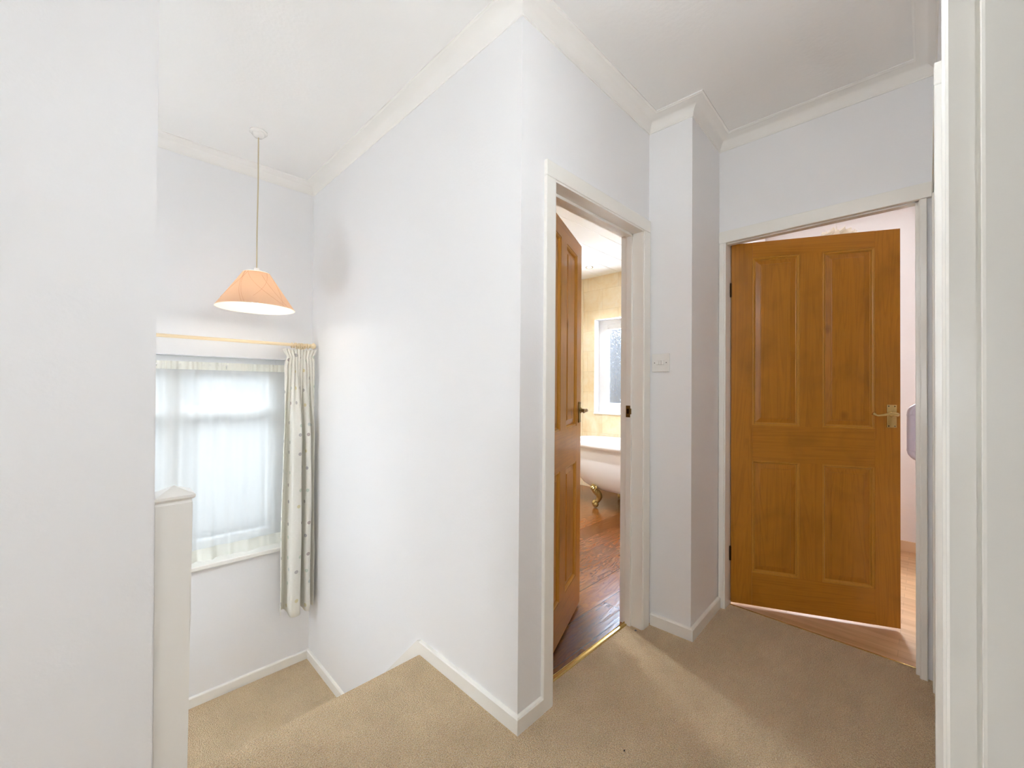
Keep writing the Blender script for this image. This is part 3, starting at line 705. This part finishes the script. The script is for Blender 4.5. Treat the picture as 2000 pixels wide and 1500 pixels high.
# ------------------------------------------------------------------ light switch
SW = empty('light_switch', (2.044, .964, 1.342)); tag(SW, 'white three-gang light switch on the boxed wall corner', 'light switch')
xw = C3[0]+(C4[0]-C3[0])*(C3[1]-.964)/(C3[1]-C4[1])
bm = new(); box(bm, xw-.009, xw+.001, .964-.046, .964+.046, 1.342-.046, 1.342+.046, .003); child('plate', bm, PLASTIC, SW)
for k in (-1, 0, 1):
    bm = new(); v = []
    y0, y1 = .964+k*.0145-.0062, .964+k*.0145+.0062
    loft(bm, [sq(-.011, .011, y0, y1, 0), sq(-.010, .010, y0+.0006, y1-.0006, .004)])
    for q in bm.verts: x, y, z = q.co; q.co = (xw-.009-z-(.0018 if x < 0 and z > 0 else 0), y, 1.342+x)
    child('rocker', bm, PLASTIC, SW)
for k in (-1, 1):
    bm = new(); lathe(bm, [(.0001, xw-.0098), (.0022, xw-.0097), (.0025, xw-.0088)], 12, (.964+k*.031, 1.342), 'x'); child('screw', bm, DARKM, SW)

# ------------------------------------------------------------------ claw-foot bath
bxc, byc = 3.855, 2.07
BT = empty('bathtub', (bxc, byc, 0)); tag(BT, 'white roll-top bath on gilt claw feet under the bathroom window', 'bathtub')
def se(a, b, z, n=56, e=2.5, sh=0):
    out = []
    for i in range(n):
        t = 2*PI*i/n; c, s = math.cos(t), math.sin(t)
        out.append((bxc+b*math.copysign(abs(c)**(2/e), c), byc+sh+a*math.copysign(abs(s)**(2/e), s), z))
    return out
bm = new()
L_ = [(.30, .12, .170), (.42, .19, .172), (.52, .235, .185), (.595, .268, .22), (.65, .292, .275), (.69, .307, .34), (.72, .315, .42), (.742, .320, .50), (.755, .322, .60)]
L_ += [(.765, .327, .604), (.785, .347, .604), (.797, .356, .618), (.800, .358, .634), (.793, .353, .650), (.780, .343, .660), (.762, .328, .6625), (.745, .312, .655), (.736, .304, .640)]
L_ += [(.728, .298, .55), (.712, .29, .42), (.68, .275, .32), (.62, .25, .255), (.52, .21, .222), (.30, .12, .212)]
loft(bm, [se(a, b, z) for a, b, z in L_]); child('tub', bm, ENAMEL, BT, smooth=True)
for sx in (-1, 1):
    for sy in (-1, 1):
        fx, fy = bxc+sx*.245, byc+sy*.325
        if sx == -1: fx = 3.625
        bm = new(); q = Vector((sx*.62, sy*.55, 0)).normalized()
        def F(o, z): return (fx+q.x*o, fy+q.y*o, z)
        ball(bm, F(.004, .030), .031, (1, 1, 1.02), 20)
        P = spline([F(-.004, .052), F(-.022, .075), F(-.034, .105), F(-.022, .140), F(.004, .165), F(.024, .195), F(.020, .235)], 5)
        tube(bm, P, [.016+.014*abs(math.sin(PI*i/(len(P)-1)))+.006*(i/(len(P)-1)) for i in range(len(P))], 14)
        side = Vector((-q.y, q.x, 0))
        for w in (-1, 0, 1):   # toes over the ball
            d_ = (q+side*w*.75).normalized()
            P = [Vector(F(-.010, .072))+side*w*.010, Vector(F(.004, .062))+d_*.018, Vector(F(.004, .046))+d_*.029, Vector(F(.004, .020))+d_*.031]
            tube(bm, spline(P, 4), [.010, .010, .009, .010, .011, .009, .008, .010, .010, .007, .005, .004, .002], 8)
        for k in range(9):     # acanthus leaf lobes
            t_ = k/8; a = -1.3+2.6*t_
            d_ = (q*math.cos(a)+side*math.sin(a)); base = Vector(F(-.004, .155+.045*math.cos(a*1.1)))
            P = [base+d_*.028, base+d_*.046+Vector((0, 0, .012)), base+d_*.056+Vector((0, 0, -.004)), base+d_*.048+Vector((0, 0, -.020))]
            tube(bm, spline(P, 4), [.006, .008, .010, .011, .012, .011, .010, .009, .008, .007, .006, .004, .002], 8)
        for w in (-1, 1):
            c0 = Vector(F(.012, .205))+side*w*.038; n = 16
            P = [c0+(side*math.cos(k*.5)*w+Vector((0, 0, 1))*math.sin(k*.5))*(.020*(1-k/n*.8)) for k in range(n)]
            tube(bm, P, [.009*(1-k/n*.5) for k in range(n)], 8)
        child('claw_foot', bm, GOLD, BT, smooth=True)
bm = new(); lathe(bm, [(.030, .0), (.030, .01), (.012, .02), (.012, .30), (.016, .31), (.016, .33), (.0001, .332)], 20, (3.97, 3.02)); tube(bm, spline([(3.97, 3.02, .30), (3.97, 2.99, .31), (3.97, 2.96, .34)], 5), .011, 12)
tag(obj('waste_pipe', bm, BRASS, smooth=True), 'small brass waste pipe standing behind the end of the bath', 'pipe')
bm = new(); box(bm, XE-.012, XE+.0, 3.075, 3.098, -.004, ZB, .002)
struct(obj('trim_7', bm, paint('panel_trim', srgb(236, 222, 190), .3)), 'narrow cream corner strip on the bathroom wall cladding', 'panel trim')

# downlights in the bathroom ceiling
def downlight(x, y, label):
    E_ = empty('downlight', (x, y, ZB)); tag(E_, label, 'downlight', None)
    bm = new(); lathe(bm, [(.026, ZB-.001), (.030, ZB-.004), (.042, ZB-.005), (.044, ZB-.001), (.044, ZB+.001)], 28, (x, y)); child('bezel', bm, CHROME, E_, smooth=True)
    bm = new(); lathe(bm, [(.0001, ZB-.002), (.027, ZB-.002)], 24, (x, y)); child('lens', bm, LENS, E_)
    return E_
downlight(3.956, 2.72, 'lit recessed downlight above the end of the bath')
for x, y, n in ((3.0, 2.72, 'recessed downlight over the middle of the bathroom'), (3.956, 1.7, 'recessed downlight above the tap end of the bath'), (2.2, 1.9, 'recessed downlight just inside the bathroom door')): downlight(x, y, n)

# ------------------------------------------------------------------ box room: grab rail and petal pendant
GR = empty('grab_rail', (2.86, YR, 1.0)); tag(GR, 'white plastic grab rail on the wall just inside the pine-door room', 'grab rail')
gx, gy, r_ = 2.865, .058, .0175
zt_, zb2 = 1.148, .862; P = []
P += [(gx+.03, YR+.004, zt_-.0), (gx+.02, .01, zt_)]
def arc(c, r, a0, a1, n=8): return [(gx, c[0]+r*math.cos(a0+(a1-a0)*k/n), c[1]+r*math.sin(a0+(a1-a0)*k/n)) for k in range(n+1)]
P = [(gx, YR+.003, zt_-.0175)]+arc((gy-.035, zt_-.0175-.035), .035, PI/2, 0)+[(gx, gy, 1.03), (gx, gy, .93)]+arc((gy-.035, zb2+.0175+.035), .035, 0, -PI/2)+[(gx, YR+.003, zb2+.0175)]
bm = new(); tube(bm, P, r_, 20); child('rail', bm, LAV, GR, smooth=True)
for z in (zt_-.0175, zb2+.0175):
    bm = new(); lathe(bm, [(.0176, YR+.014), (.030, YR+.010), (.034, YR+.002), (.034, YR)], 24, (gx, z), 'y'); child('flange', bm, LAV, GR, smooth=True)
for z in (1.09, .915):
    bm = new(); lathe(bm, [(.0176, z-.003), (.0187, z-.002), (.0187, z+.002), (.0176, z+.003)], 20, (gx, gy)); child('collar', bm, LAV, GR, smooth=True)

bx_, by_, bz_, br_ = 3.27, .405, 2.085, .125
PT = empty('petal_pendant', (bx_, by_, ZC)); tag(PT, 'white petal-ball pendant just showing above the top of the pine door', 'pendant lamp')
bm = new(); tube(bm, [(bx_, by_, ZC-.02), (bx_, by_, bz_+.08)], .0028, 8); child('cord', bm, PLASTIC, PT)
bm = new(); lathe(bm, [(.0001, ZC), (.045, ZC), (.042, ZC-.012), (.010, ZC-.024), (.0001, ZC-.025)], 24, (bx_, by_)); child('ceiling_rose', bm, PLASTIC, PT, smooth=True)
bm = new(); ball(bm, (bx_, by_, bz_), .088, (1, 1, .95), 24); child('inner_globe', bm, PETAL, PT, smooth=True)
bm = new(); pu = []
for j in range(7):
    v = j/6; row = []
    for i in range(7):
        u = (i/6-.5)*2; w = .032*math.sin(PI*(.15+.80*v))**.6
        row.append(bm.verts.new((u*w, v*.075, .018*u*u+.030*v*v*v-.006*v)))
    pu.append(row)
for a, b in zip(pu, pu[1:]):
    for i in range(6): bm.faces.new((a[i], a[i+1], b[i+1], b[i]))
proto = obj('petal', bm, PETAL, None, smooth=True); NPET = 70; first = True
for k in range(NPET):
    zf = 1-2*(k+.5)/NPET; a = k*2.39996; rr = math.sqrt(1-zf*zf)
    n_ = Vector((rr*math.cos(a), rr*math.sin(a), zf)); tdir = Vector((-math.sin(a), math.cos(a), .35+random.uniform(-.5, .5))); tdir = (tdir-n_*tdir.dot(n_)).normalized()
    sdir = tdir.cross(n_).normalized(); ndir = (n_+tdir*.15).normalized()
    M = Matrix((sdir, tdir, n_)).transposed().to_4x4(); M.translation = n_*(br_*.78)-tdir*.035
    o = proto if first else proto.copy()
    if not first: C.objects.link(o)
    first = False; o.parent = PT; o.matrix_local = Matrix.Translation((0, 0, bz_-ZC)) @ M

# bits on the carpet
def blob(x, y, r, col, label, name):
    bm = new(); bmesh.ops.create_icosphere(bm, subdivisions=2, radius=r, matrix=Matrix.Translation((x, y, .003)) @ Matrix.Diagonal((1, .7, .5, 1)))
    for v in bm.verts: v.co += Vector((random.uniform(-1, 1), random.uniform(-1, 1), random.uniform(-.3, .3)))*r*.22
    tag(obj(name, bm, paint(name, col, .9)), label, 'debris')
blob(1.2625, .718, .0035, srgb(48, 38, 30), 'tiny dark crumb on the carpet near the bottom edge', 'crumb')
blob(1.925, 1.035, .006, srgb(130, 128, 130), 'small grey scrap of fluff on the carpet by the brass threshold', 'carpet_fluff')

# added fill globes, all out of frame; this one hangs just above the camera
lx, ly, lz = .60, .24, 1.99
FILL_GLOBE = emit('fill_globe_glow', (1, .97, .94, 1), 3.0)
def fill_globe_lamp(lx, ly, lz, label):  # invented globe fitting that carries extra fill light
    HL = empty('fill_lamp', (lx, ly, ZC)); tag(HL, label, 'fill lamp')
    bm = new(); lathe(bm, [(.0001, ZC), (.05, ZC), (.048, ZC-.02), (.008, ZC-.03), (.008, lz+.12), (.035, lz+.11), (.035, lz+.07)], 24, (lx, ly)); child('stem', bm, PLASTIC, HL, smooth=True)
    bm = new(); ball(bm, (lx, ly, lz), .085, (1, 1, 1), 28); child('fill_globe', bm, FILL_GLOBE, HL, smooth=True)
fill_globe_lamp(lx, ly, lz, 'added fill light shaped as a white globe, unseen over the upper landing near the bathroom door')
fill_globe_lamp(-.75, 2.35, .75, 'added fill light shaped as a white globe, hidden over the lower flight of stairs')
fill_globe_lamp(-1.5, .16, 1.25, 'added fill light shaped as a white globe, unseen at the far left end of the landing')

# ------------------------------------------------------------------ light
w = bpy.data.worlds.new('World'); bpy.context.scene.world = w; w.use_nodes = True; nt = w.node_tree; nt.nodes.clear()
o_ = nt.nodes.new('ShaderNodeOutputWorld'); bg = nt.nodes.new('ShaderNodeBackground'); tc = nt.nodes.new('ShaderNodeTexCoord'); sp = nt.nodes.new('ShaderNodeSeparateXYZ'); rp = nt.nodes.new('ShaderNodeValToRGB')
nt.links.new(tc.outputs['Generated'], sp.inputs[0]); mr = nt.nodes.new('ShaderNodeMapRange'); mr.inputs[1].default_value = -1; mr.inputs[2].default_value = 1
nt.links.new(sp.outputs[2], mr.inputs[0]); nt.links.new(mr.outputs[0], rp.inputs[0]); nt.links.new(rp.outputs[0], bg.inputs[0]); nt.links.new(bg.outputs[0], o_.inputs[0])
e = rp.color_ramp.elements; e[0].position = .44; e[0].color = (.30, .30, .28, 1); e[1].position = .62; e[1].color = (.78, .88, 1, 1)
q = e.new(.495); q.color = (.33, .34, .35, 1); q = e.new(.535); q.color = (.58, .66, .76, 1)
bg.inputs[1].default_value = .22
def area(name, loc, rot, sx, sy, power, col=(1, 1, 1), portal=False):
    l = bpy.data.lights.new(name, 'AREA'); l.shape = 'RECTANGLE'; l.size = sx; l.size_y = sy; l.energy = power; l.color = col
    l.cycles.is_portal = portal
    o = bpy.data.objects.new(name, l); C.objects.link(o); o.location = loc; o.rotation_euler = rot; return o
def portal(n, loc, rot, a, b): area(n, loc, rot, a, b, 1, portal=True)
portal('portal_stair', ((wx0+wx1)/2, 3.25, .76), (-PI/2, 0, 0), 1.2, 1.25)
portal('portal_bath', (4.56, 2.43, 1.48), (0, PI/2, 0), 1.15, .96)
portal('portal_box', (4.56, .6, 1.55), (0, PI/2, 0), 1.1, .64)
portal('portal_rear', (.5, RY0-.15, 1.52), (PI/2, 0, 0), 2.0, 1.35)
def daylight(n, loc, rot, a, b, p, col=(.9, .95, 1)): return area(n, loc, rot, a, b, p, col)
daylight('sky_light_stair', (.33, 3.9, 1.9), (math.radians(-62), 0, 0), 2.2, 1.2, 17, (.84, .92, 1))
daylight('ground_bounce_stair', (.33, 4.0, -.9), (math.radians(-135), 0, 0), 2.4, 1.2, 17, (.86, .93, 1))
daylight('sky_light_bath', (5.3, 2.4, 2.6), (0, math.radians(52), 0), 1.2, 1.8, 50, (.70, .84, 1))
daylight('ground_bounce_bath', (5.3, 2.4, .1), (0, math.radians(128), 0), 1.2, 1.8, 120, (.80, .88, 1))
daylight('sky_light_box', (5.3, .6, 2.4), (0, math.radians(60), 0), 1.2, 1.4, 78, (.84, .90, 1))
daylight('ground_bounce_box', (5.3, .6, .2), (0, math.radians(125), 0), 1.2, 1.4, 86, (.88, .93, 1))
daylight('sky_light_rear', (.5, -4.2, 2.5), (math.radians(66), 0, 0), 3.0, 1.8, 14, (.84, .93, 1))
daylight('ground_bounce_rear', (.5, -4.2, -.1), (math.radians(120), 0, 0), 3.0, 1.8, 16, (.86, .94, 1))
def point(n, loc, p, col, r=.03):
    l = bpy.data.lights.new(n, 'POINT'); l.energy = p; l.color = col; l.shadow_soft_size = r
    o = bpy.data.objects.new(n, l); C.objects.link(o); o.location = loc; return o
point('well_fill_light', (-.75, 2.35, .75), 60, (.82, .91, 1), .09)  # added fill for the stairwell, hidden behind the left wall
point('bulb_light', (px, py, 1.668), 1.2, (1, .93, .83), .030)
for x, y in ((3.956, 2.72), (3.0, 2.72), (3.956, 1.7), (2.2, 1.9)):
    l = bpy.data.lights.new('downlight_lamp', 'SPOT'); l.energy = 7 if x > 3.5 else 55 if x > 2.5 else 20; l.color = (.85, .92, 1); l.spot_size = math.radians(95); l.spot_blend = .6; l.shadow_soft_size = .025
    o = bpy.data.objects.new('downlight_lamp', l); C.objects.link(o); o.location = (x, y, ZB-.012)
point('landing_fill_light', (lx, ly, lz), 28.5, (.81, .91, 1), .09)  # added fill over the landing, above the view
point('landing_fill_light', (-1.5, .16, 1.25), 38, (.84, .92, 1), .09)  # second added fill, unseen at the left end of the landing

# ------------------------------------------------------------------ camera
cam = bpy.data.cameras.new('camera'); co = bpy.data.objects.new('camera', cam); C.objects.link(co)
cam.sensor_width = 36; cam.sensor_fit = 'HORIZONTAL'; cam.lens = 814.5048/2000*36; cam.clip_start = .02
yaw, pitch, roll = .784145, .0097, .0076
yaw = math.radians(44.928); pitch = math.radians(.557); roll = math.radians(.437)
Fv = Vector((math.cos(yaw)*math.cos(pitch), math.sin(yaw)*math.cos(pitch), math.sin(pitch)))
Rv = Vector((math.sin(yaw), -math.cos(yaw), 0)); Uv = Rv.cross(Fv)
R2 = math.cos(roll)*Rv+math.sin(roll)*Uv; U2 = -math.sin(roll)*Rv+math.cos(roll)*Uv
M = Matrix((R2, U2, -Fv)).transposed().to_4x4(); M.translation = (0, 0, 1.2076)
co.matrix_world = M
sc = bpy.context.scene; sc.camera = co
sc.view_settings.view_transform = 'Standard'; sc.view_settings.look = 'None'; sc.view_settings.gamma = 1; sc.view_settings.use_curve_mapping = False
sc.view_settings.exposure = 2.15
sc.cycles.max_bounces = 10; sc.cycles.diffuse_bounces = 7; sc.cycles.transparent_max_bounces = 16
